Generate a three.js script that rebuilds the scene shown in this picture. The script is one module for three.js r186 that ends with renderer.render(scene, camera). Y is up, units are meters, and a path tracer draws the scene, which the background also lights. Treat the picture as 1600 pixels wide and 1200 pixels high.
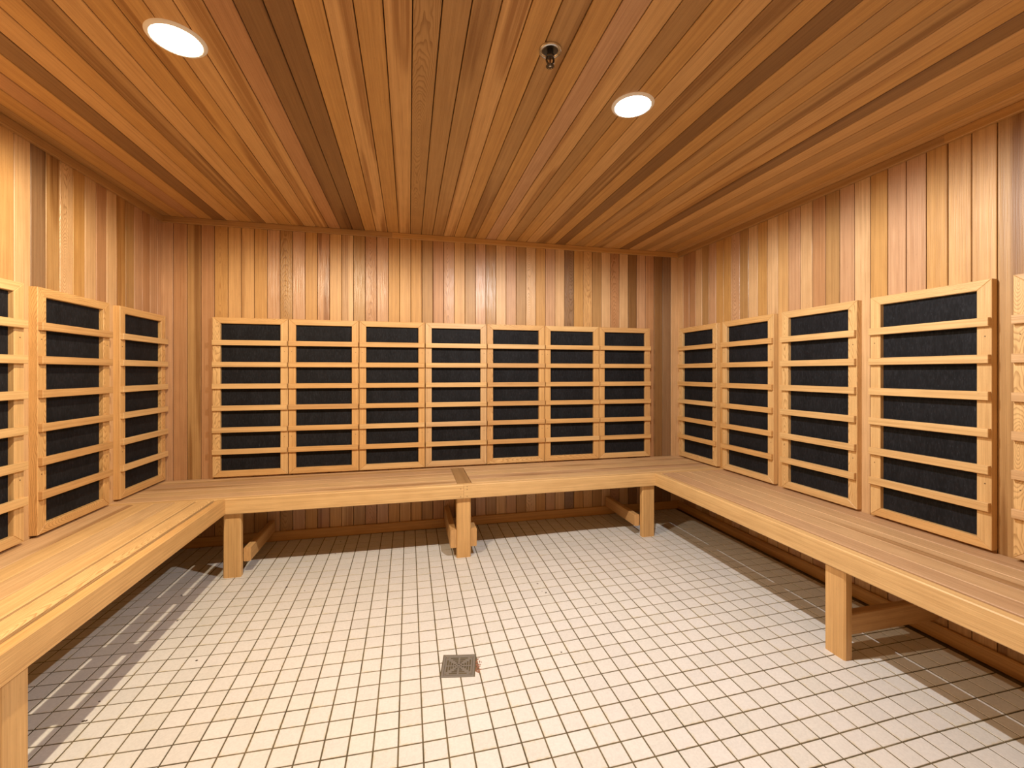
import * as THREE from 'three';
import { mergeGeometries } from 'three/addons/utils/BufferGeometryUtils.js';

// ---------------------------------------------------------------- camera, light, exposure
const scene = new THREE.Scene();
scene.background = new THREE.Color(0x000000);
const FOCAL = 676.83, YAW = 0.2337, HORIZON = 581.9;
const camera = new THREE.PerspectiveCamera(2 * Math.atan(600 / FOCAL) * 180 / Math.PI, 4 / 3, 0.02, 50);
camera.position.set(1.568, 1.1555, 3.269);
camera.rotation.y = -YAW;
camera.setViewOffset(1600, 1200, 0, 600 - HORIZON, 1600, 1200);
camera.updateMatrixWorld();
camera.updateProjectionMatrix();
const renderer = new THREE.WebGLRenderer({ antialias: true });
renderer.toneMapping = THREE.LinearToneMapping;
renderer.toneMappingExposure = 1.0;
renderer.shadowMap.enabled = true;
const LAMP_POWER = 12, WARM = [1.0, 0.82, 0.57], NEUTRAL = [1.0, 0.965, 0.92];   // candela and colours of the two downlights, which are built further down

// ---------------------------------------------------------------- sizes in metres
const W = 3.806, DEPTH = 3.72, H = 2.17, PITCH = 0.0797;
const BENCH_Y = 0.449, FASCIA_Y = 0.361, BD = 0.551, BL = 0.572, BR = W - 0.559;   // bench height and its three front faces
const DRAIN = [1.766, 1.495];
const floorY = (x, z) => -0.045 * Math.max(0, 1 - Math.hypot(x - DRAIN[0], z - DRAIN[1]) / 1.6);   // the floor falls to the drain

// ---------------------------------------------------------------- random and noise
function rng(seed) { let s = seed >>> 0; return () => { s = (s + 0x6D2B79F5) >>> 0; let t = s; t = Math.imul(t ^ (t >>> 15), t | 1); t ^= t + Math.imul(t ^ (t >>> 7), t | 61); return ((t ^ (t >>> 14)) >>> 0) / 4294967296; }; }
const rand = rng(20240611);
function noiseTable(px, py, seed) {           // periodic value noise on [0,1)x[0,1)
  const r = rng(seed), a = new Float32Array(px * py); for (let i = 0; i < a.length; i++) a[i] = r();
  return (u, v) => {
    u -= Math.floor(u); v -= Math.floor(v);
    const x = u * px, y = v * py, x0 = Math.floor(x), y0 = Math.floor(y); let fx = x - x0, fy = y - y0;
    fx = fx * fx * (3 - 2 * fx); fy = fy * fy * (3 - 2 * fy);
    const xa = x0 % px, xb = (x0 + 1) % px, ya = (y0 % py) * px, yb = ((y0 + 1) % py) * px;
    return (a[ya + xa] * (1 - fx) + a[ya + xb] * fx) * (1 - fy) + (a[yb + xa] * (1 - fx) + a[yb + xb] * fx) * fy;
  };
}
const step = (a, b, x) => { const t = Math.min(1, Math.max(0, (x - a) / (b - a))); return t * t * (3 - 2 * t); };
const toS = c => Math.round(255 * (c <= 0.0031308 ? c * 12.92 : 1.055 * Math.pow(c, 1 / 2.4) - 0.055));

// ---------------------------------------------------------------- wood
const TU = 0.64, TV = 2.4;                    // metres that one wood texture covers: eight boards of 80 mm, 2.4 m long
function woodTexture(kind, seed) {
  const w = 1024, h = 2048, d = new Uint8Array(w * h * 4), bump = new Uint8Array((w) * (h) * 4);
  const wave = noiseTable(12, 5, seed), streak = noiseTable(90, 4, seed + 1), fine = noiseTable(340, 24, seed + 2), pore = noiseTable(512, 170, seed + 3);
  const broad = noiseTable(22, 3, seed + 4), mott = noiseTable(24, 40, seed + 5), wob = noiseTable(64, 64, seed + 6);
  const r = rng(seed + 9), cath = []; for (let i = 0; i < 8; i++) cath.push([(0.3 + 0.4 * r()) * 0.08, 0.006 + 0.03 * r(), 0.03 + 0.05 * r(), r(), 1 + Math.floor(r() * 2)]);
  for (let j = 0; j < h; j++) for (let i = 0; i < w; i++) {
    const u = i / w, v = j / h, um = u * TU;
    let ring, t;
    if (kind === 'flat') {
      const s = Math.floor(u * 8), [cx, a, b, ph, k] = cath[s], x = um - s * 0.08 - cx;
      const q = a + b * Math.sin(2 * Math.PI * (k * v + ph)) + 0.012 * (wave(u, v) - 0.5);
      ring = Math.sqrt(x * x * 1.4 + q * q) / 0.0042 + 0.9 * wob(u, v);
      const f = ring - Math.floor(ring);
      t = 0.55 * step(0.45, 0.95, f) * (1 - step(0.95, 1, f)) + 0.26 * fine(u, v) + 0.20 * mott(u, v);
    } else {
      ring = um / 0.0036 + 5 * wave(u, v) + 0.5 * streak(u, v);
      const f = ring - Math.floor(ring);
      t = 0.16 * step(0.3, 0.95, f) * (1 - step(0.95, 1, f)) + 0.30 * fine(u, v) + 0.34 * streak(u, v) + 0.12 * mott(u, v) - 0.06;
      if (kind === 'streaked') t += 0.75 * step(0.5, 0.72, broad(u, v)) * (0.6 + 0.4 * streak(u, v)) - 0.1;
    }
    const p = pore(u, v); if (p > 0.86) t += (p - 0.86) * 1.6;
    t = Math.min(1, Math.max(0, t));
    const o = (j * w + i) * 4;
    d[o] = toS(1 - 0.50 * t); d[o + 1] = toS(1 - 0.60 * t); d[o + 2] = toS(1 - 0.70 * t); d[o + 3] = 255;
    const b = Math.round(255 * Math.min(1, Math.max(0, 0.35 * fine(u, v) + 0.25 * streak(u, v) + 0.25 * mott(u, v) + (kind === 'flat' ? 0.3 * (1 - t) : 0) )));
    bump[o] = bump[o + 1] = bump[o + 2] = b; bump[o + 3] = 255;
  }
  const make = (data, srgb) => { const t = new THREE.DataTexture(data, w, h); t.wrapS = t.wrapT = THREE.RepeatWrapping; t.magFilter = THREE.LinearFilter; t.minFilter = THREE.LinearMipmapLinearFilter; t.generateMipmaps = true; if (srgb) t.colorSpace = THREE.SRGBColorSpace; t.needsUpdate = true; return t; };
  return { map: make(d, true), bump: make(bump, false) };
}
const GRAIN = { s: woodTexture('straight', 11), c: woodTexture('flat', 47), t: woodTexture('streaked', 83) };
// linear base colours of the cedar boards, lightest to darkest
const TONE = {
  y: [0.76, 0.51, 0.27], h: [0.70, 0.43, 0.18], o: [0.63, 0.365, 0.125], p: [0.64, 0.395, 0.225], r: [0.54, 0.30, 0.145],
  b: [0.50, 0.30, 0.12], d: [0.28, 0.15, 0.055], g: [0.31, 0.19, 0.10],
  f: [0.82, 0.56, 0.26], F: [0.78, 0.49, 0.20], k: [0.72, 0.49, 0.27], K: [0.64, 0.42, 0.24], m: [0.76, 0.53, 0.28], n: [0.44, 0.27, 0.12],
};
const woodCache = {};
function wood(tone, grain = 's', rough = 0.42) {
  const key = tone + grain + rough; if (woodCache[key]) return woodCache[key];
  const m = new THREE.MeshStandardMaterial({ map: GRAIN[grain].map, bumpMap: GRAIN[grain].bump, bumpScale: rough < 0.4 ? 0.0016 : 0.0008, roughness: rough, metalness: 0 });
  m.color.setRGB(...TONE[tone]);
  return woodCache[key] = m;
}
const solid = (rgb, rough = 0.6, metal = 0) => { const m = new THREE.MeshStandardMaterial({ roughness: rough, metalness: metal }); m.color.setRGB(...rgb); return m; };

// ---------------------------------------------------------------- geometry helpers
// a convex outline in x (across) and y (along), thick in z, front edges chamfered; uv in metres of the board
function prism(poly, z0, z1, bev = 0.0015, off = [0, 0], flip = false) {
  const n = poly.length, inset = [];
  for (let i = 0; i < n; i++) {
    const a = poly[(i + n - 1) % n], b = poly[i], c = poly[(i + 1) % n];
    const e1 = [b[0] - a[0], b[1] - a[1]], e2 = [c[0] - b[0], c[1] - b[1]], l1 = Math.hypot(...e1), l2 = Math.hypot(...e2);
    const n1 = [-e1[1] / l1, e1[0] / l1], n2 = [-e2[1] / l2, e2[0] / l2], k = bev / Math.max(0.2, 1 + n1[0] * n2[0] + n1[1] * n2[1]);
    inset.push([b[0] + (n1[0] + n2[0]) * k, b[1] + (n1[1] + n2[1]) * k]);
  }
  const P = [], U = [], zb = z1 - bev;
  const uvOf = (p, side) => { const x = p[0] + (side ? p[2] : 0); return flip ? [(p[1] + off[0]) / TU, (x + off[1]) / TV] : [(x + off[0]) / TU, (p[1] + off[1]) / TV]; };
  const tri = (a, b, c, side) => { for (const q of [a, b, c]) { P.push(...q); U.push(...uvOf(q, side)); } };
  const at = (p, z) => [p[0], p[1], z];
  for (let i = 1; i < n - 1; i++) { tri(at(inset[0], z1), at(inset[i], z1), at(inset[i + 1], z1)); tri(at(poly[0], z0), at(poly[i + 1], z0), at(poly[i], z0)); }
  for (let i = 0; i < n; i++) {
    const j = (i + 1) % n;
    tri(at(poly[i], z0), at(poly[j], z0), at(poly[j], zb), true); tri(at(poly[i], z0), at(poly[j], zb), at(poly[i], zb), true);
    tri(at(poly[i], zb), at(poly[j], zb), at(inset[j], z1)); tri(at(poly[i], zb), at(inset[j], z1), at(inset[i], z1));
  }
  const g = new THREE.BufferGeometry();
  g.setAttribute('position', new THREE.Float32BufferAttribute(P, 3)); g.setAttribute('uv', new THREE.Float32BufferAttribute(U, 2));
  g.computeVertexNormals();
  return g;
}
const rect = (x0, x1, y0, y1) => [[x0, y0], [x1, y0], [x1, y1], [x0, y1]];
const slot = () => [Math.floor(rand() * 8) * 0.08, rand() * TV];
const X = new THREE.Vector3(1, 0, 0), Y = new THREE.Vector3(0, 1, 0), Z = new THREE.Vector3(0, 0, 1);
const neg = v => v.clone().negate();
function add(name, geo, mat, parent) { const m = new THREE.Mesh(geo, mat); m.name = name; m.castShadow = m.receiveShadow = true; parent.add(m); return m; }
// a board from point a, running along ey for len, across ex by wid, its face towards ex x ey
function board(name, parent, mat, o, ex, ey, wid, len, thick, bev = 0.0015, off = slot()) {
  const m = add(name, prism(rect(0, wid, 0, len), -thick, 0, bev, off), mat, parent);
  const ez = new THREE.Vector3().crossVectors(ex, ey);
  m.matrix.makeBasis(ex, ey, ez).setPosition(o[0], o[1], o[2]); m.matrix.decompose(m.position, m.quaternion, m.scale);
  return m;
}
// a squared timber given by its box, grain along axis; bevelled on the edges that catch light
function timber(name, parent, mat, [x0, x1], [y0, y1], [z0, z1], axis, bev = 0.003) {
  const dx = x1 - x0, dy = y1 - y0, dz = z1 - z0, off = slot();
  const geo = (a, b, len) => { const c = rect(-a / 2, a / 2, -b / 2, b / 2), q = []; for (let i = 0; i < 4; i++) { const p = c[i], s = [Math.sign(p[0]), Math.sign(p[1])]; const v = [[p[0] - s[0] * bev, p[1]], [p[0], p[1] - s[1] * bev]]; if (s[0] === s[1]) v.reverse(); q.push(...v); } return lengthwise(q, len, off); };
  let g;
  if (axis === 'y') { g = geo(dx, dz, dy); g.rotateX(-Math.PI / 2); }           // section x,-z swept along y
  else if (axis === 'z') g = geo(dx, dy, dz);
  else { g = geo(dz, dy, dx); g.rotateY(Math.PI / 2); }
  const m = add(name, g, mat, parent);
  m.position.set((x0 + x1) / 2, (y0 + y1) / 2, (z0 + z1) / 2);
  return m;
}
// a convex section (counter-clockwise, in x and y) swept along z over len, centred; uv runs round the section and along the length
function lengthwise(q, len, off) {
  const P = [], U = [], n = q.length, h = len / 2; let run = 0;
  for (let i = 0; i < n; i++) {
    const a = q[i], b = q[(i + 1) % n], l = Math.hypot(b[0] - a[0], b[1] - a[1]);
    const v = [[a, -h, run], [b, -h, run + l], [b, h, run + l], [a, -h, run], [b, h, run + l], [a, h, run]];
    for (const [p, z, u] of v) { P.push(p[0], p[1], z); U.push((u + off[0]) / TU, (z + off[1]) / TV); }
    run += l;
  }
  for (const s of [-1, 1]) for (let i = 1; i < n - 1; i++) { const t = s > 0 ? [q[0], q[i], q[i + 1]] : [q[0], q[i + 1], q[i]]; for (const p of t) { P.push(p[0], p[1], s * h); U.push((p[0] + off[0]) / TU, (p[1] * 3 + off[1]) / TV); } }
  const g = new THREE.BufferGeometry(); g.setAttribute('position', new THREE.Float32BufferAttribute(P, 3)); g.setAttribute('uv', new THREE.Float32BufferAttribute(U, 2)); g.computeVertexNormals(); return g;
}
const taken = {};
const numbered = n => { const k = taken[n] = (taken[n] ?? -1) + 1; return k ? `${n}_${String(k).padStart(3, '0')}` : n; };
function thing(name, label, category, at = [0, 0, 0], group, kind) {
  const o = new THREE.Group(); o.name = numbered(name); o.position.set(...at); scene.add(o);
  o.userData = { label, category }; if (group) o.userData.group = group; if (kind) o.userData.kind = kind;
  return o;
}

// ---------------------------------------------------------------- walls and ceiling, plank by plank
const backing = solid([0.03, 0.016, 0.009], 0.9);
// pattern letters: tone, then * for flat-sawn figure, + for two-toned streaks, ' for a glossier board
function plankMaterial(code) {
  const tone = code[0], g = code.includes('*') ? 'c' : code.includes('+') ? 't' : 's';
  return wood(tone, g, code.includes("'") ? 0.33 : 0.46);
}
const filler = ['h', 'o', 'p', 'b', 'h+', 'o', 'y', 'r'];
function plankWall(o, codes, e0, n, ex, ey, origin, len, tilt) {
  for (let i = 0; i < n; i++) {
    const code = codes[i] || filler[Math.floor(rand() * filler.length)];
    const m = board('plank', o, plankMaterial(code), origin(e0 + i * PITCH + 0.0016), ex, ey, PITCH - 0.0032, len, 0.017, 0.0018, [Math.floor(rand() * 8) * 0.08, rand() * 2.4]);
    m.rotateY((rand() - 0.5) * tilt);
  }
}
const wallSlab = (o, sx, sy, sz, x, y, z) => { const m = add('wall_core', new THREE.BoxGeometry(sx, sy, sz), backing, o); m.position.set(x, y, z); };

const wallBack = thing('wall_back', 'back wall of upright cedar planks behind the row of seven heater panels', 'wall', [0, 0, 0], null, 'structure');
wallSlab(wallBack, W + 0.3, H + 0.3, 0.1, W / 2, H / 2, -0.0675);
const backCodes = "p r b+ r c4 h h+ o p' b*' p' o r+' h y+ b' r*' p' o h o+ b r+ p*' h b+ p' b' y p b y*' o p y g*' o h*' b y r*' y d' p r d g y".split(' ').map(c => c === 'c4' ? 'o*' : c);
plankWall(wallBack, backCodes, 0.068 - PITCH, 48, X, Y, e => [e, 0, 0], H, 0.02);

const wallLeft = thing('wall_left', 'side wall of upright cedar planks behind the three spaced heater panels', 'wall', [0, 0, 0], null, 'structure');
wallSlab(wallLeft, 0.1, H + 0.3, DEPTH + 0.3, -0.0675, H / 2, DEPTH / 2);
{ // from the back corner towards the door; the joint at z = 1.078 is one of them
  const e0 = 1.078 - 14 * PITCH;
  const seq = ['p', 'p', "r'", 'p', 'b', 'o+', 'y', 'r', 'y', 'o', "y*'", 'b+', 'g+', 'y', 'h', 'y', 'h'];
  plankWall(wallLeft, seq, e0, 48, neg(Z), Y, e => [0, 0, e + PITCH - 0.0032], H, 0.02);
}
const wallRight = thing('wall_right', 'side wall of upright cedar planks behind the widest-spaced heater panels', 'wall', [0, 0, 0], null, 'structure');
wallSlab(wallRight, 0.1, H + 0.3, DEPTH + 0.3, W + 0.0675, H / 2, DEPTH / 2);
{
  const seq = ["y", "r'", 'r', 'y', 'b', 'p', 'o', 'o', "p*'", "b'", 'y', 'o', 'y+', 'h', 'p', "y'", "r'", 'b', 'p', 'y', 'o', 'p', 'p', 'o+', 'h', 'h', 'b+', 'h', 'h', 'y'];
  plankWall(wallRight, seq, 0.95 - 12 * 0.08 - 0.002, 47, Z, Y, e => [W, 0, e], H, 0.02);
}
const wallFront = thing('wall_front', 'plain cedar wall facing the seven heater panels', 'wall', [0, 0, 0], null, 'structure');
{ const m = add('wall_core', new THREE.BoxGeometry(W + 0.3, H + 0.3, 0.1), wood('h'), wallFront); m.position.set(W / 2, H / 2, DEPTH + 0.05); }

const ceiling = thing('ceiling', 'flat ceiling of long cedar planks running towards the back wall', 'ceiling', [0, 0, 0], null, 'structure');
{ const m = add('ceiling_core', new THREE.BoxGeometry(W + 0.3, 0.1, DEPTH + 0.3), backing, ceiling); m.position.set(W / 2, H + 0.0675, DEPTH / 2); }
{
  const seq = "b o r o d h o b+ h o o+ h h+ r d+ d o h+ o h+ b* b b+ h+ o b+ o p h+ b o h b+ o d o b+ o b+ h o+ d+ h b h b o h".split(' ');
  plankWall(ceiling, seq, -0.0159, 48, X, Z, e => [e, H, 0], DEPTH, 0.01);
}
function trim(name, label, parts) { const o = thing(name, label, 'trim', [0, 0, 0], null, 'structure'); for (const [m, x, y, z, ax] of parts) timber('trim_board', o, m, x, y, z, ax, 0.0025); }
trim('trim_1', 'narrow cedar trim between the ceiling and the back wall', [[wood('b'), [0, 1.45], [2.131, H], [0, 0.02], 'x'], [wood('o'), [1.4505, W], [2.131, H], [0, 0.02], 'x']]);
trim('trim_2', 'narrow cedar trim between the ceiling and the three-panel wall', [[wood('b'), [0, 0.02], [2.131, H], [0.0205, DEPTH], 'z']]);
trim('trim_3', 'narrow cedar trim between the ceiling and the five-panel wall', [[wood('b'), [W - 0.02, W], [2.131, H], [0.0205, 1.9], 'z'], [wood('o'), [W - 0.02, W], [2.131, H], [1.9005, DEPTH], 'z']]);
function baseboard(name, label, m, x, y, z, ax) { const o = thing(name, label, 'baseboard', [0, 0, 0], null, 'structure'); timber('base_board', o, m, x, y, z, ax, 0.005); }
baseboard('baseboard_back', 'low cedar baseboard along the back wall under the bench', wood('o', 's', 0.55), [0, W], [0, 0.066], [0, 0.02], 'x');
baseboard('baseboard_left', 'low cedar baseboard under the bench of the three-panel wall', wood('o', 's', 0.55), [0, 0.02], [0, 0.066], [0.0205, DEPTH], 'z');
baseboard('baseboard_right', 'low cedar baseboard under the bench of the five-panel wall', wood('o', 't', 0.55), [W - 0.02, W], [0, 0.066], [0.0205, DEPTH], 'z');

// ---------------------------------------------------------------- floor: grout bed, tiles, drain opening
const floor = thing('floor', 'floor of small square off-white tiles with brown grout falling to a drain', 'floor', [0, 0, 0], null, 'structure');
{
  const g = new THREE.BoxGeometry(W + 0.3, 0.15, DEPTH + 0.3, 96, 1, 96), p = g.attributes.position;
  for (let i = 0; i < p.count; i++) { const x = p.getX(i) + W / 2, z = p.getZ(i) + DEPTH / 2; p.setXYZ(i, x, p.getY(i) > 0 ? floorY(x, z) - 0.0018 : -0.22, z); }
  g.computeVertexNormals();
  const gt = noiseTable(64, 64, 301), gf = noiseTable(256, 256, 302), n = 512, d = new Uint8Array(n * n * 4);
  for (let j = 0; j < n; j++) for (let i = 0; i < n; i++) { const t = 0.6 * gt(i / n, j / n) + 0.4 * gf(i / n, j / n), o = (j * n + i) * 4; d[o] = toS(0.05 + 0.13 * t); d[o + 1] = toS(0.038 + 0.10 * t); d[o + 2] = toS(0.018 + 0.055 * t); d[o + 3] = 255; }
  const t = new THREE.DataTexture(d, n, n); t.magFilter = THREE.LinearFilter; t.colorSpace = THREE.SRGBColorSpace; t.wrapS = t.wrapT = THREE.RepeatWrapping; t.needsUpdate = true;
  add('grout_bed', g, new THREE.MeshStandardMaterial({ map: t, roughness: 0.9 }), floor);
}
// sixteen tile faces in one sheet: pale clay, fine specks, ochre stain creeping in from the joints here and there
function tileTexture() {
  const n = 1024, c = 256, d = new Uint8Array(n * n * 4), a = noiseTable(60, 60, 401), b = noiseTable(420, 420, 402), e = noiseTable(24, 24, 403), r = rng(404), amt = [];
  for (let i = 0; i < 16; i++) amt.push([r() < 0.3 ? 1 : 0.35, r() * 0.06, r()]);
  for (let j = 0; j < n; j++) for (let i = 0; i < n; i++) {
    const u = i / n, v = j / n, k = Math.floor(j / c) * 4 + Math.floor(i / c), x = (i % c) / c, y = (j % c) / c;
    const edge = Math.min(x, 1 - x, y, 1 - y), s = amt[k][0] * (1 - step(0, 0.03 + 0.16 * e(u, v), edge)) * (0.3 + 0.7 * a(u, v));
    let l = 0.77 - amt[k][1] - 0.07 * a(u, v) - 0.06 * b(u, v); if (b(u * 1.3, v * 1.3) > 0.93) l -= 0.12;
    const o = (j * n + i) * 4;
    d[o] = toS(l * (1 - 0.06 * s)); d[o + 1] = toS(l * (0.98 - 0.14 * s)); d[o + 2] = toS(l * (0.93 + 0.03 * amt[k][2] - 0.34 * s)); d[o + 3] = 255;
  }
  const t = new THREE.DataTexture(d, n, n); t.magFilter = THREE.LinearFilter; t.minFilter = THREE.LinearMipmapLinearFilter; t.generateMipmaps = true; t.colorSpace = THREE.SRGBColorSpace; t.needsUpdate = true; return t;
}
const tileMat = new THREE.MeshStandardMaterial({ map: tileTexture(), roughness: 0.5 });
const TP = 0.0769, TX = 0.0742, TZ = 0.0014, TS = TP - 0.0047;
function tileGeometry(poly, cell) {           // poly in the tile's own x and -z, centred
  const g = prism(poly, -0.004, 0, 0.0009), uv = g.attributes.uv, p = g.attributes.position;
  for (let i = 0; i < p.count; i++) uv.setXY(i, (cell % 4 + 0.03 + 0.94 * (p.getX(i) / TS + 0.5)) / 4, (Math.floor(cell / 4) + 0.03 + 0.94 * (p.getY(i) / TS + 0.5)) / 4);
  g.rotateX(-Math.PI / 2); return g;
}
const tileShapes = []; for (let i = 0; i < 16; i++) tileShapes.push(tileGeometry(rect(-TS / 2, TS / 2, -TS / 2, TS / 2), i));
// the drain's square hole, turned 11 degrees
const DA = 0.19, DH = 0.069, dc = Math.cos(DA), ds = Math.sin(DA);
const toDrain = (x, z) => [(x - DRAIN[0]) * dc + (z - DRAIN[1]) * ds, -(x - DRAIN[0]) * ds + (z - DRAIN[1]) * dc];
function clip(poly, f) { const out = []; for (let i = 0; i < poly.length; i++) { const a = poly[i], b = poly[(i + 1) % poly.length], fa = f(a), fb = f(b); if (fa >= 0) out.push(a); if (fa * fb < 0) { const t = fa / (fa - fb); out.push([a[0] + (b[0] - a[0]) * t, a[1] + (b[1] - a[1]) * t]); } } return out; }
const area = p => { let s = 0; for (let i = 0; i < p.length; i++) { const a = p[i], b = p[(i + 1) % p.length]; s += a[0] * b[1] - a[1] * b[0]; } return s / 2; };
function pose(m, x, z) {                      // lay a tile on the sloping bed
  const e = 0.01, gx = (floorY(x + e, z) - floorY(x - e, z)) / (2 * e), gz = (floorY(x, z + e) - floorY(x, z - e)) / (2 * e);
  m.position.set(x, floorY(x, z) + (rand() - 0.5) * 0.0006, z); m.rotation.set(-Math.atan(gz) + (rand() - 0.5) * 0.006, 0, Math.atan(gx) + (rand() - 0.5) * 0.006);
}
{
  const spots = [];
  const v = new THREE.Vector3();
  for (let i = -1; i < 50; i++) for (let j = 0; j < 49; j++) {
    const x0 = TX + i * TP, z0 = TZ + j * TP, x = x0 + TP / 2, z = z0 + TP / 2;
    if (x < 0.02 || x > W - 0.02 || z < 0.02 || z > DEPTH - 0.03) continue;
    const q = [[x0, z0], [x0 + TP, z0], [x0 + TP, z0 + TP], [x0, z0 + TP]].map(([a, b]) => { v.set(a, floorY(a, b), b).project(camera); return [v.x * 800, v.y * 600, v.z]; });
    const ahead = (x - camera.position.x) * Math.sin(YAW) - (z - camera.position.z) * Math.cos(YAW) > 0.3;
    const seen = ahead && q.every(c => Math.abs(c[0]) < 800 && Math.abs(c[1]) < 600) && x > 0.5 && x < W - 0.5;
    spots.push({ x, z, size: seen ? Math.abs(area(q)) : 0 });
  }
  spots.sort((a, b) => b.size - a.size);
  const rest = []; let made = 0;
  for (const s of spots) {
    const cell = Math.floor(rand() * 16), [dx, dz] = toDrain(s.x, s.z);
    if (Math.max(Math.abs(dx), Math.abs(dz)) < DH + 0.056) {      // cut round the drain
      const base = rect(-TS / 2, TS / 2, -TS / 2, TS / 2), f = k => p => { const [a, b] = toDrain(s.x + p[0], s.z - p[1]); return [a - DH, -a - DH, b - DH, -b - DH][k]; };
      let left = base; const pieces = [];
      for (let k = 0; k < 4; k++) { const out = clip(left, f(k)); if (out.length > 2 && area(out) > 4e-5) pieces.push(out); left = clip(left, p => -f(k)(p)); if (left.length < 3) break; }
      const kept = pieces.filter(p => { const c = p.reduce((a, b) => [a[0] + b[0] / p.length, a[1] + b[1] / p.length], [0, 0]); const [a, b] = toDrain(s.x + c[0], s.z - c[1]); return !(a > DH && a < DH + 0.03 && Math.abs(b) < 0.05); });
      if (!kept.length) continue;
      const m = add('tile', mergeGeometries(kept.map(p => tileGeometry(p, cell))), tileMat, floor); pose(m, s.x, s.z); made++; continue;
    }
    if (made < 300 && s.size > 0) { const m = add('tile', tileShapes[cell], tileMat, floor); pose(m, s.x, s.z); m.rotation.y = 0; made++; }
    else { const m = new THREE.Mesh(tileShapes[cell]); pose(m, s.x, s.z); m.updateMatrix(); rest.push(tileShapes[cell].clone().applyMatrix4(m.matrix)); }
  }
  const m = add('tile_field', mergeGeometries(rest), tileMat, floor); m.userData.kind = 'stuff';
  // bare red mortar where a piece of tile is missing beside the drain
  const a = rng(77), lump = []; for (let i = 0; i < 60; i++) { const g = new THREE.IcosahedronGeometry(0.003 + 0.004 * a(), 0); const lx = DH + 0.004 + 0.020 * a(), lz = -0.045 + 0.09 * a(); const x = DRAIN[0] + lx * dc - lz * ds, z = DRAIN[1] + lx * ds + lz * dc; g.scale(1, 0.45, 1); g.rotateY(a() * 3); g.translate(x, floorY(x, z) - 0.002, z); lump.push(g); }
  const mm = add('bare_mortar', mergeGeometries(lump), solid([0.25, 0.115, 0.07], 0.95), floor); mm.userData.label = 'crumbly red mortar beside the drain'; mm.userData.kind = 'stuff';
}
{ // dark specks of dirt on the tiles and in the joints
  const a = rng(88), specks = [];
  for (const [x, z] of [[0.921, 0.691], [1.024, 0.751], [2.607, 0.724], [2.604, 0.735], [2.496, 1.219], [1.688, 0.72], [2.267, 1.033], [2.283, 1.051], [0.514, 0.935], [0.616, 1.079], [0.729, 1.26], [0.502, 1.439], [0.418, 0.684], [0.425, 0.690], [1.113, 0.112], [1.11, 0.304], [0.51, 1.53], [0.518, 1.529], [2.198, 1.528], [2.267, 0.949]]) {
    const g = new THREE.IcosahedronGeometry(0.0025 + 0.0035 * a(), 1); g.scale(1, 0.2, 0.7 + 0.5 * a()); g.rotateY(a() * 3); g.translate(x, floorY(x, z) + 0.0003, z); specks.push(g);
  }
  const m = add('dirt_specks', mergeGeometries(specks), solid([0.06, 0.04, 0.025], 0.9), floor); m.userData.kind = 'stuff';
}
// ---------------------------------------------------------------- floor drain
{
  const o = thing('floor_drain', 'square grey metal floor drain grate set slightly askew in the tiles', 'drain', [DRAIN[0], floorY(...DRAIN), DRAIN[1]]); o.rotation.y = -DA;
  const metal = solid([0.27, 0.255, 0.235], 0.45, 0.5), dark = solid([0.012, 0.011, 0.01], 0.9), steel = solid([0.55, 0.52, 0.48], 0.3, 0.9);
  const h = 0.066, r = 0.057;
  for (const k of [0, 1, 2, 3]) { const m = add('rim', prism([[-h, -h], [h, -h], [r, -r], [-r, -r]], -0.02, 0.002, 0.001), metal, o); m.rotation.set(-Math.PI / 2, 0, k * Math.PI / 2, 'YXZ'); m.rotation.order = 'YXZ'; m.rotation.set(-Math.PI / 2, k * Math.PI / 2, 0); }
  const well = add('well', new THREE.BoxGeometry(0.112, 0.004, 0.112), dark, o); well.position.y = -0.018;
  // the grate: a plate pierced by rings of slots
  const s = new THREE.Shape(); const R = 0.0555; s.moveTo(-R, -R); s.lineTo(R, -R); s.lineTo(R, R); s.lineTo(-R, R); s.closePath();
  const hole = (x, y, a, b) => { const q = new THREE.Path(); q.moveTo(x - a, y - b); q.lineTo(x - a, y + b); q.lineTo(x + a, y + b); q.lineTo(x + a, y - b); q.closePath(); s.holes.push(q); };
  for (const [d, half] of [[0.046, 0.016], [0.036, 0.011], [0.0265, 0.0065], [0.0165, 0.0035]]) {
    for (const t of [-1, 1]) for (const q of [-1, 1]) { const c = half + 0.0035; hole(q * c, t * d, half, 0.0031); hole(t * d, q * c, 0.0031, half); }
  }
  hole(0, 0.0075, 0.005, 0.002); hole(0, -0.0075, 0.005, 0.002); hole(0.0085, 0, 0.002, 0.0035); hole(-0.0085, 0, 0.002, 0.0035);
  const g = new THREE.ExtrudeGeometry(s, { depth: 0.005, bevelEnabled: false }); g.rotateX(-Math.PI / 2); g.translate(0, -0.004, 0);
  add('grate', g, metal, o);
  for (const a of [-1, 1]) for (const b of [-1, 1]) { const m = add('screw', new THREE.CylinderGeometry(0.0032, 0.0032, 0.002, 12), steel, o); m.position.set(a * 0.049, 0.0015, b * 0.049); }
}

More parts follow.
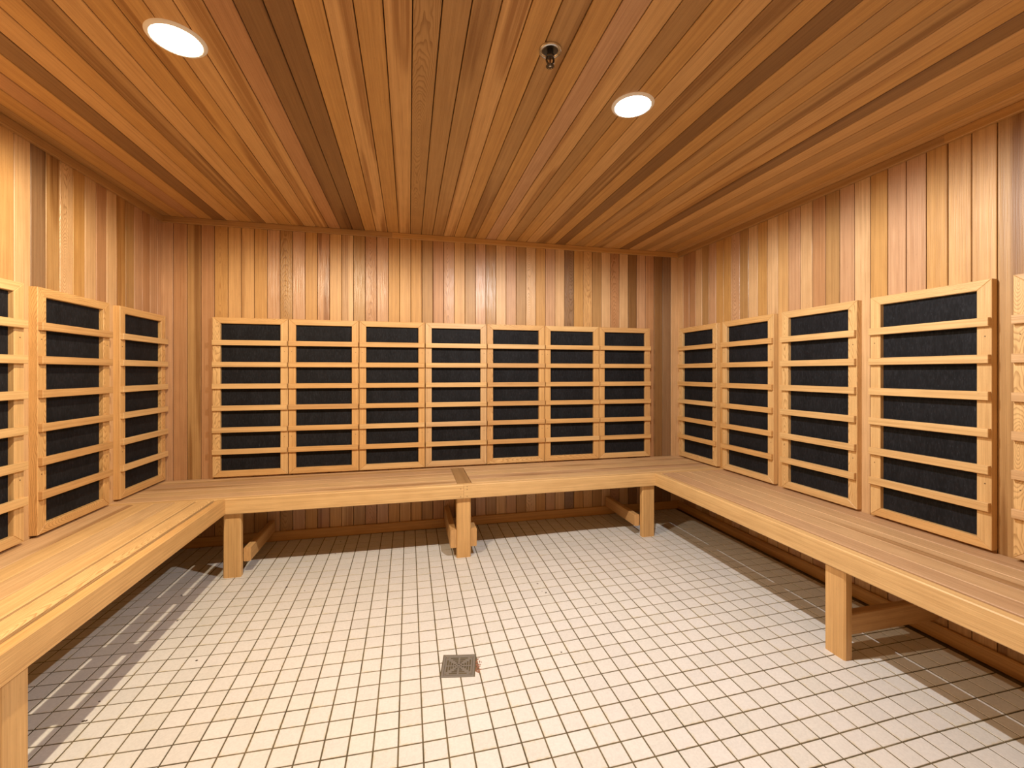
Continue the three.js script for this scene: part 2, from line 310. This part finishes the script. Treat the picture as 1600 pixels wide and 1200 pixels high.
// ---------------------------------------------------------------- benches
const screwMat = solid([0.16, 0.10, 0.05], 0.5, 0.3);
function screwDot(parent, x, y, z, axis, r = 0.0025) { const m = add('screw', new THREE.CylinderGeometry(r, r, 0.002, 10), screwMat, parent); if (axis === 'z') m.rotation.x = Math.PI / 2; else if (axis === 'x') m.rotation.z = Math.PI / 2; m.position.set(x, y, z); return m; }
const GAP = 0.004, BT = 0.022;
const TOP = ['k', 'K', 'm', 'k', 'm'];
const legMat = wood('F', 's', 0.5), railMat = wood('h', 's', 0.55);
{ // the long bench along the back wall, wall to wall, a cross board let in at its middle support
  const o = thing('bench', 'long cedar bench under the seven-panel row with a cross board let into its top', 'bench', [W / 2, 0, BD / 2]); const sh = [-W / 2, 0, -BD / 2];
  const R = (a, k) => [a[0] + sh[k], a[1] + sh[k]];
  const t = (n, m, x, y, z, ax, b) => timber(n, o, m, R(x, 0), R(y, 1), R(z, 2), ax, b);
  const rows = [[0.0025, 0.106], [0.110, 0.207], [0.211, 0.307], [0.311, 0.407], [0.411, 0.508]], left = ['m', 'K', 'k', 'm', 'k'], right = ['k', 'k', 'm', 'K', 'm'];
  rows.forEach(([a, b], i) => {
    const first = i === 0 ? [0.002, W - 0.002] : null;
    if (first) t('top_board', wood('k', 's', 0.55), first, [BENCH_Y - BT, BENCH_Y], [a, 0.052], 'x');
    const z = i === 0 ? [0.055, b] : [a, b];
    t('top_board', wood(left[i], i % 2 ? 's' : 't', 0.55), [0.002, 1.866], [BENCH_Y - BT, BENCH_Y], z, 'x');
    t('top_board', wood(right[i], i % 2 ? 't' : 's', 0.55), [1.960, W - 0.002], [BENCH_Y - BT, BENCH_Y], z, 'x');
  });
  t('cross_board', wood('n', 's', 0.55), [1.868, 1.958], [BENCH_Y - BT, BENCH_Y - 0.0005], [0.055, 0.508], 'z').userData.label = 'darker cross board between the two runs of seat boards';
  const fasciaA = t('fascia', wood('f', 's', 0.5), [0.002, 1.9035], [FASCIA_Y, BENCH_Y], [0.511, BD], 'x', 0.004), fasciaB = t('fascia', wood('f', 's', 0.5), [1.9045, W - 0.002], [FASCIA_Y, BENCH_Y], [0.511, BD], 'x', 0.004);
  for (const [x, y] of [[1.884, 0.376], [1.884, 0.425], [1.925, 0.376], [1.925, 0.42], [1.925, 0.436]]) (x < 1.904 ? fasciaA : fasciaB).attach(screwDot(o, x + sh[0], y, BD + sh[2] + 0.0002, 'z'));
  for (const [x0, x1, rails] of [[0.552, 0.642, [[0.643, 0.681]]], [1.862, 1.952, [[1.823, 1.861], [1.953, 1.991]]], [3.160, 3.256, [[3.121, 3.159]]]]) {
    const fy = floorY((x0 + x1) / 2, 0.51);
    t('leg', legMat, [x0, x1], [fy - 0.002, FASCIA_Y + 0.001], [0.488, 0.528], 'y', 0.006);
    for (const r of rails) t('rail', railMat, r, rails.length > 1 ? [0.045, 0.160] : [0.068, 0.148], [0.021, rails.length > 1 ? 0.518 : 0.487], 'z', 0.004);
    t('bearer', railMat, [x0 + 0.02, x1 - 0.02], [FASCIA_Y + 0.001, BENCH_Y - BT - 0.0005], [0.021, 0.510], 'z');
  }
}
function sideBench(name, label, sgn, face, wallX, tones, bigGaps) {
  const o = thing(name, label, 'bench', [(face + wallX) / 2, 0, 1.83]), sh = [-(face + wallX) / 2, 0, -1.83];
  const span = (a, b) => { const p = wallX + sgn * a, q = wallX + sgn * b; return [Math.min(p, q) + sh[0], Math.max(p, q) + sh[0]]; };     // distances from the wall
  const zz = (a, b) => [a + sh[2], b + sh[2]], far = 3.12, w = Math.abs(face - wallX);
  const t = (n, m, x, y, z, ax, b) => timber(n, o, m, x, y, z, ax, b);
  const rows = bigGaps ? [[0.0025, 0.136], [0.1395, 0.229], [0.2325, 0.331], [0.3345, 0.4265], [0.4390, w - 0.057]] : [[0.0025, 0.115], [0.1185, 0.211], [0.2145, 0.305], [0.3085, 0.408], [0.4115, w - 0.053]];
  rows.forEach(([a, b], i) => t('top_board', wood(tones[i][0], tones[i][1] || 's', 0.55), span(a, b), [BENCH_Y - BT, BENCH_Y], zz(BD + 0.001, far), 'z', 0.0025));
  t('fascia', wood(bigGaps ? 'F' : 'f', 's', 0.5), span(w - 0.04, w), [FASCIA_Y, BENCH_Y], zz(BD + 0.001, far), 'z', 0.004);
  for (const z of [1.802, 3.0]) {
    const fy = floorY(face - sgn * 0.04, z + 0.045);
    t('leg', legMat, span(w - 0.060, w - 0.019), [fy - 0.002, FASCIA_Y + 0.001], zz(z, z + 0.089), 'y', 0.006);
    t('rail', railMat, span(0.021, w - 0.0605), [0.092, 0.178], zz(z + 0.043, z + 0.081), 'x', 0.004);
    t('bearer', railMat, span(0.021, w - 0.041), [FASCIA_Y + 0.001, BENCH_Y - BT - 0.0005], zz(z + 0.02, z + 0.07), 'x');
  }
  for (const z of bigGaps ? [0.90, 1.225, 1.52] : [0.95, 1.38]) t('bearer', railMat, span(0.021, w - 0.041), [FASCIA_Y + 0.02, BENCH_Y - BT - 0.0005], zz(z, z + 0.05), 'x');
}
sideBench('bench', 'honey cedar bench with open gaps between boards under the three-panel wall', 1, BL, 0, [['k', 't'], ['f', 's'], ['m', 's'], ['f', 's'], ['f', 'c']], true);
sideBench('bench', 'cedar bench of tight tan and pinkish boards under the five-panel wall', -1, BR, W, [['K', 's'], ['k', 's'], ['k', 't'], ['k', 's'], ['K', 's']], false);

// ---------------------------------------------------------------- infrared heater panels
const PW = 0.4595, PH = 1.06, PY = 0.461, RAIL = 0.046, FT = 0.032;
const elementMat = (() => {
  const n = 512, d = new Uint8Array(n * n * 4), a = noiseTable(256, 256, 501), b = noiseTable(14, 14, 502), c = noiseTable(128, 128, 503);
  for (let j = 0; j < n; j++) for (let i = 0; i < n; i++) { const u = i / n, v = j / n, o = (j * n + i) * 4; let l = 0.006 + 0.014 * a(u, v) * c(u, v) + 0.004 * b(u, v); if (a(u * 1.7, v * 1.7) > 0.95) l += 0.03; d[o] = toS(l); d[o + 1] = toS(l * 1.08); d[o + 2] = toS(l * 1.35); d[o + 3] = 255; }
  const t = new THREE.DataTexture(d, n, n); t.magFilter = THREE.LinearFilter; t.colorSpace = THREE.SRGBColorSpace; t.wrapS = t.wrapT = THREE.RepeatWrapping; t.needsUpdate = true;
  return new THREE.MeshPhysicalMaterial({ map: t, roughness: 0.7, specularIntensity: 0.3 });
})();
function heaterPanel(label, at, turn, tones, figure = 's') {
  const o = thing('heater_panel', label, 'heater', at, 'cedar-framed infrared heater panels'); o.rotation.y = turn;
  const h = PW / 2 - 0.0020, q = h - RAIL, top = PH, r = 0.040;
  const pick = () => wood(tones[Math.floor(rand() * tones.length)], rand() < 0.25 ? 'c' : figure, 0.45);
  const part = (n, poly, z0, z1, flip, m) => add(n, prism(poly, z0, z1, 0.0018, slot(), flip), m || pick(), o);
  const stiles = [part('stile', [[-h, 0], [-q, r], [-q, top - r], [-h, top]], 0.0005, FT), part('stile', [[q, r], [h, 0], [h, top], [q, top - r]], 0.0005, FT)];
  part('frame_rail', [[-h + 0.0004, 0], [h - 0.0004, 0], [q, r - 0.0004], [-q, r - 0.0004]], 0.0005, FT, true); part('frame_rail', [[-q, top - r + 0.0004], [q, top - r + 0.0004], [h - 0.0004, top], [-h + 0.0004, top]], 0.0005, FT, true);
  add('heating_element', prism(rect(-q - 0.004, q + 0.004, r - 0.004, top - r + 0.004), 0.001, 0.012, 0.001, [rand(), rand()]), elementMat, o).userData.label = 'black speckled heating plate';
  const inner = top - 2 * r, sh = 0.034, win = (inner - 6 * sh) / 7, one = tones[Math.floor(rand() * tones.length)];
  for (let i = 0; i < 6; i++) { const y = r + win + i * (win + sh); part('slat', rect(-h + 0.002, h - 0.002, y, y + sh), FT + 0.0002, FT + 0.017, true, wood(rand() < 0.7 ? one : tones[Math.floor(rand() * tones.length)], 's', 0.45)); }
  for (const s of [-1, 1]) for (const k of [1.5, 5.5]) screwDot(stiles[(s + 1) / 2], s * (q + 0.026), r + k * (win + sh), FT + 0.0002, 'z', 0.0022);
  return o;
}
const X0 = 0.305, ord = ['first', 'second', 'third', 'fourth', 'fifth', 'sixth', 'seventh'];
const backTones = [['f', 'f', 'F'], ['h', 'F', 'F'], ['F', 'f', 'F'], ['m', 'f', 'f'], ['F', 'h', 'f'], ['F', 'f'], ['F', 'f', 'h']];
for (let i = 0; i < 7; i++) heaterPanel(`cedar-framed heater panel, ${ord[i]} in the back wall's row of seven counting from the three-panel wall`, [X0 + PW * (i + 0.5), PY, 0], 0, backTones[i]);
const rightZ = [0.055, 0.568, 1.083, 1.604, 2.121];
const rightTones = [['F', 'f'], ['f', 'F'], ['f', 'f'], ['f', 'F'], ['f', 'y']];
for (let i = 0; i < 5; i++) heaterPanel(`spaced cedar-framed heater panel on the five-panel wall, ${ord[i]} from the seven-panel row`, [W, PY, rightZ[i] + PW / 2], -Math.PI / 2, rightTones[i]);
const leftZ = [0.012, 0.552, 1.074], leftTones = [['f', 'F'], ['F', 'F', 'h'], ['f', 'f']];
for (let i = 0; i < 3; i++) heaterPanel(`spaced cedar-framed heater panel on the three-panel wall, ${ord[i]} from the seven-panel row`, [0, PY, leftZ[i] + PW / 2], Math.PI / 2, leftTones[i], i === 1 ? 'c' : 's');

// ---------------------------------------------------------------- ceiling downlights
const white = solid([0.85, 0.84, 0.80], 0.4);
function downlight(label, x, z, tint, power) {
  const o = thing('ceiling_light', label, 'light', [x, H, z], 'recessed ceiling downlights');
  add('trim_ring', new THREE.LatheGeometry([[0.066, -0.001], [0.066, -0.006], [0.069, -0.007], [0.076, -0.004], [0.079, -0.0002]].map(p => new THREE.Vector2(...p)), 48), white, o);
  const glow = new THREE.MeshStandardMaterial({ roughness: 0.5 }); glow.color.setRGB(0.9, 0.9, 0.9); glow.emissive.setRGB(...tint); glow.emissiveIntensity = 14;
  add('lens', new THREE.LatheGeometry([[0.0, -0.012], [0.02, -0.0117], [0.045, -0.0097], [0.0658, -0.005], [0.0658, -0.001]].map(p => new THREE.Vector2(...p)), 40), glow, o);
  const l = new THREE.SpotLight(0xffffff, power, 0, 1.565, 0.16, 2); l.color.setRGB(...tint); l.position.set(0, -0.016, 0); l.target.position.set(0, -1, 0); o.add(l); o.add(l.target);
  l.name = 'lamp'; l.castShadow = true; l.shadow.mapSize.set(2048, 2048); l.shadow.radius = 0.8;
}
downlight('round glowing downlight in the ceiling next to the sprinkler', 2.395, 1.775, NEUTRAL, LAMP_POWER);
downlight('round glowing downlight in the ceiling on the side of the three-panel wall', 0.880, 1.750, WARM, LAMP_POWER);

// ---------------------------------------------------------------- sprinkler
{
  const o = thing('sprinkler', 'small chrome fire sprinkler hanging from the plank ceiling', 'sprinkler', [2.0, H, 1.972]);
  const chrome = solid([0.55, 0.54, 0.53], 0.18, 1), darkMetal = solid([0.10, 0.095, 0.09], 0.3, 0.9), glass = solid([0.12, 0.05, 0.035], 0.15);
  const lathe = (pts, n = 32) => new THREE.LatheGeometry(pts.map(p => new THREE.Vector2(...p)), n);
  add('escutcheon', lathe([[0.036, -0.0002], [0.0355, -0.006], [0.031, -0.009], [0.026, -0.008], [0.024, -0.001]]), chrome, o);
  add('cup', lathe([[0.025, -0.003], [0.012, -0.0012], [0.0, -0.001]]), darkMetal, o);
  add('body', lathe([[0.010, -0.001], [0.010, -0.016], [0.013, -0.017], [0.013, -0.024], [0.009, -0.025], [0.0, -0.025]], 6), darkMetal, o);
  for (const s of [-1, 1]) add('frame_arm', new THREE.TubeGeometry(new THREE.CatmullRomCurve3([new THREE.Vector3(s * 0.009, -0.022, 0), new THREE.Vector3(s * 0.012, -0.032, 0), new THREE.Vector3(s * 0.009, -0.042, 0), new THREE.Vector3(s * 0.002, -0.048, 0)]), 14, 0.0032, 8), darkMetal, o);
  add('glass_bulb', lathe([[0.0, -0.025], [0.0025, -0.027], [0.0028, -0.035], [0.0022, -0.043], [0.0, -0.045]], 12), glass, o);
  add('boss', lathe([[0.0, -0.044], [0.006, -0.045], [0.006, -0.053], [0.0, -0.054]], 16), chrome, o);
  const teeth = []; for (let i = 0; i < 12; i++) { const g = new THREE.BoxGeometry(0.006, 0.0014, 0.0034); g.translate(0.0105, -0.0525, 0); g.rotateY(i * Math.PI / 6); teeth.push(g.toNonIndexed()); }
  const disc = new THREE.CylinderGeometry(0.0075, 0.0075, 0.0014, 24).toNonIndexed(); disc.translate(0, -0.0525, 0);
  add('deflector', mergeGeometries([disc, ...teeth]), darkMetal, o);
}
renderer.render(scene, camera);
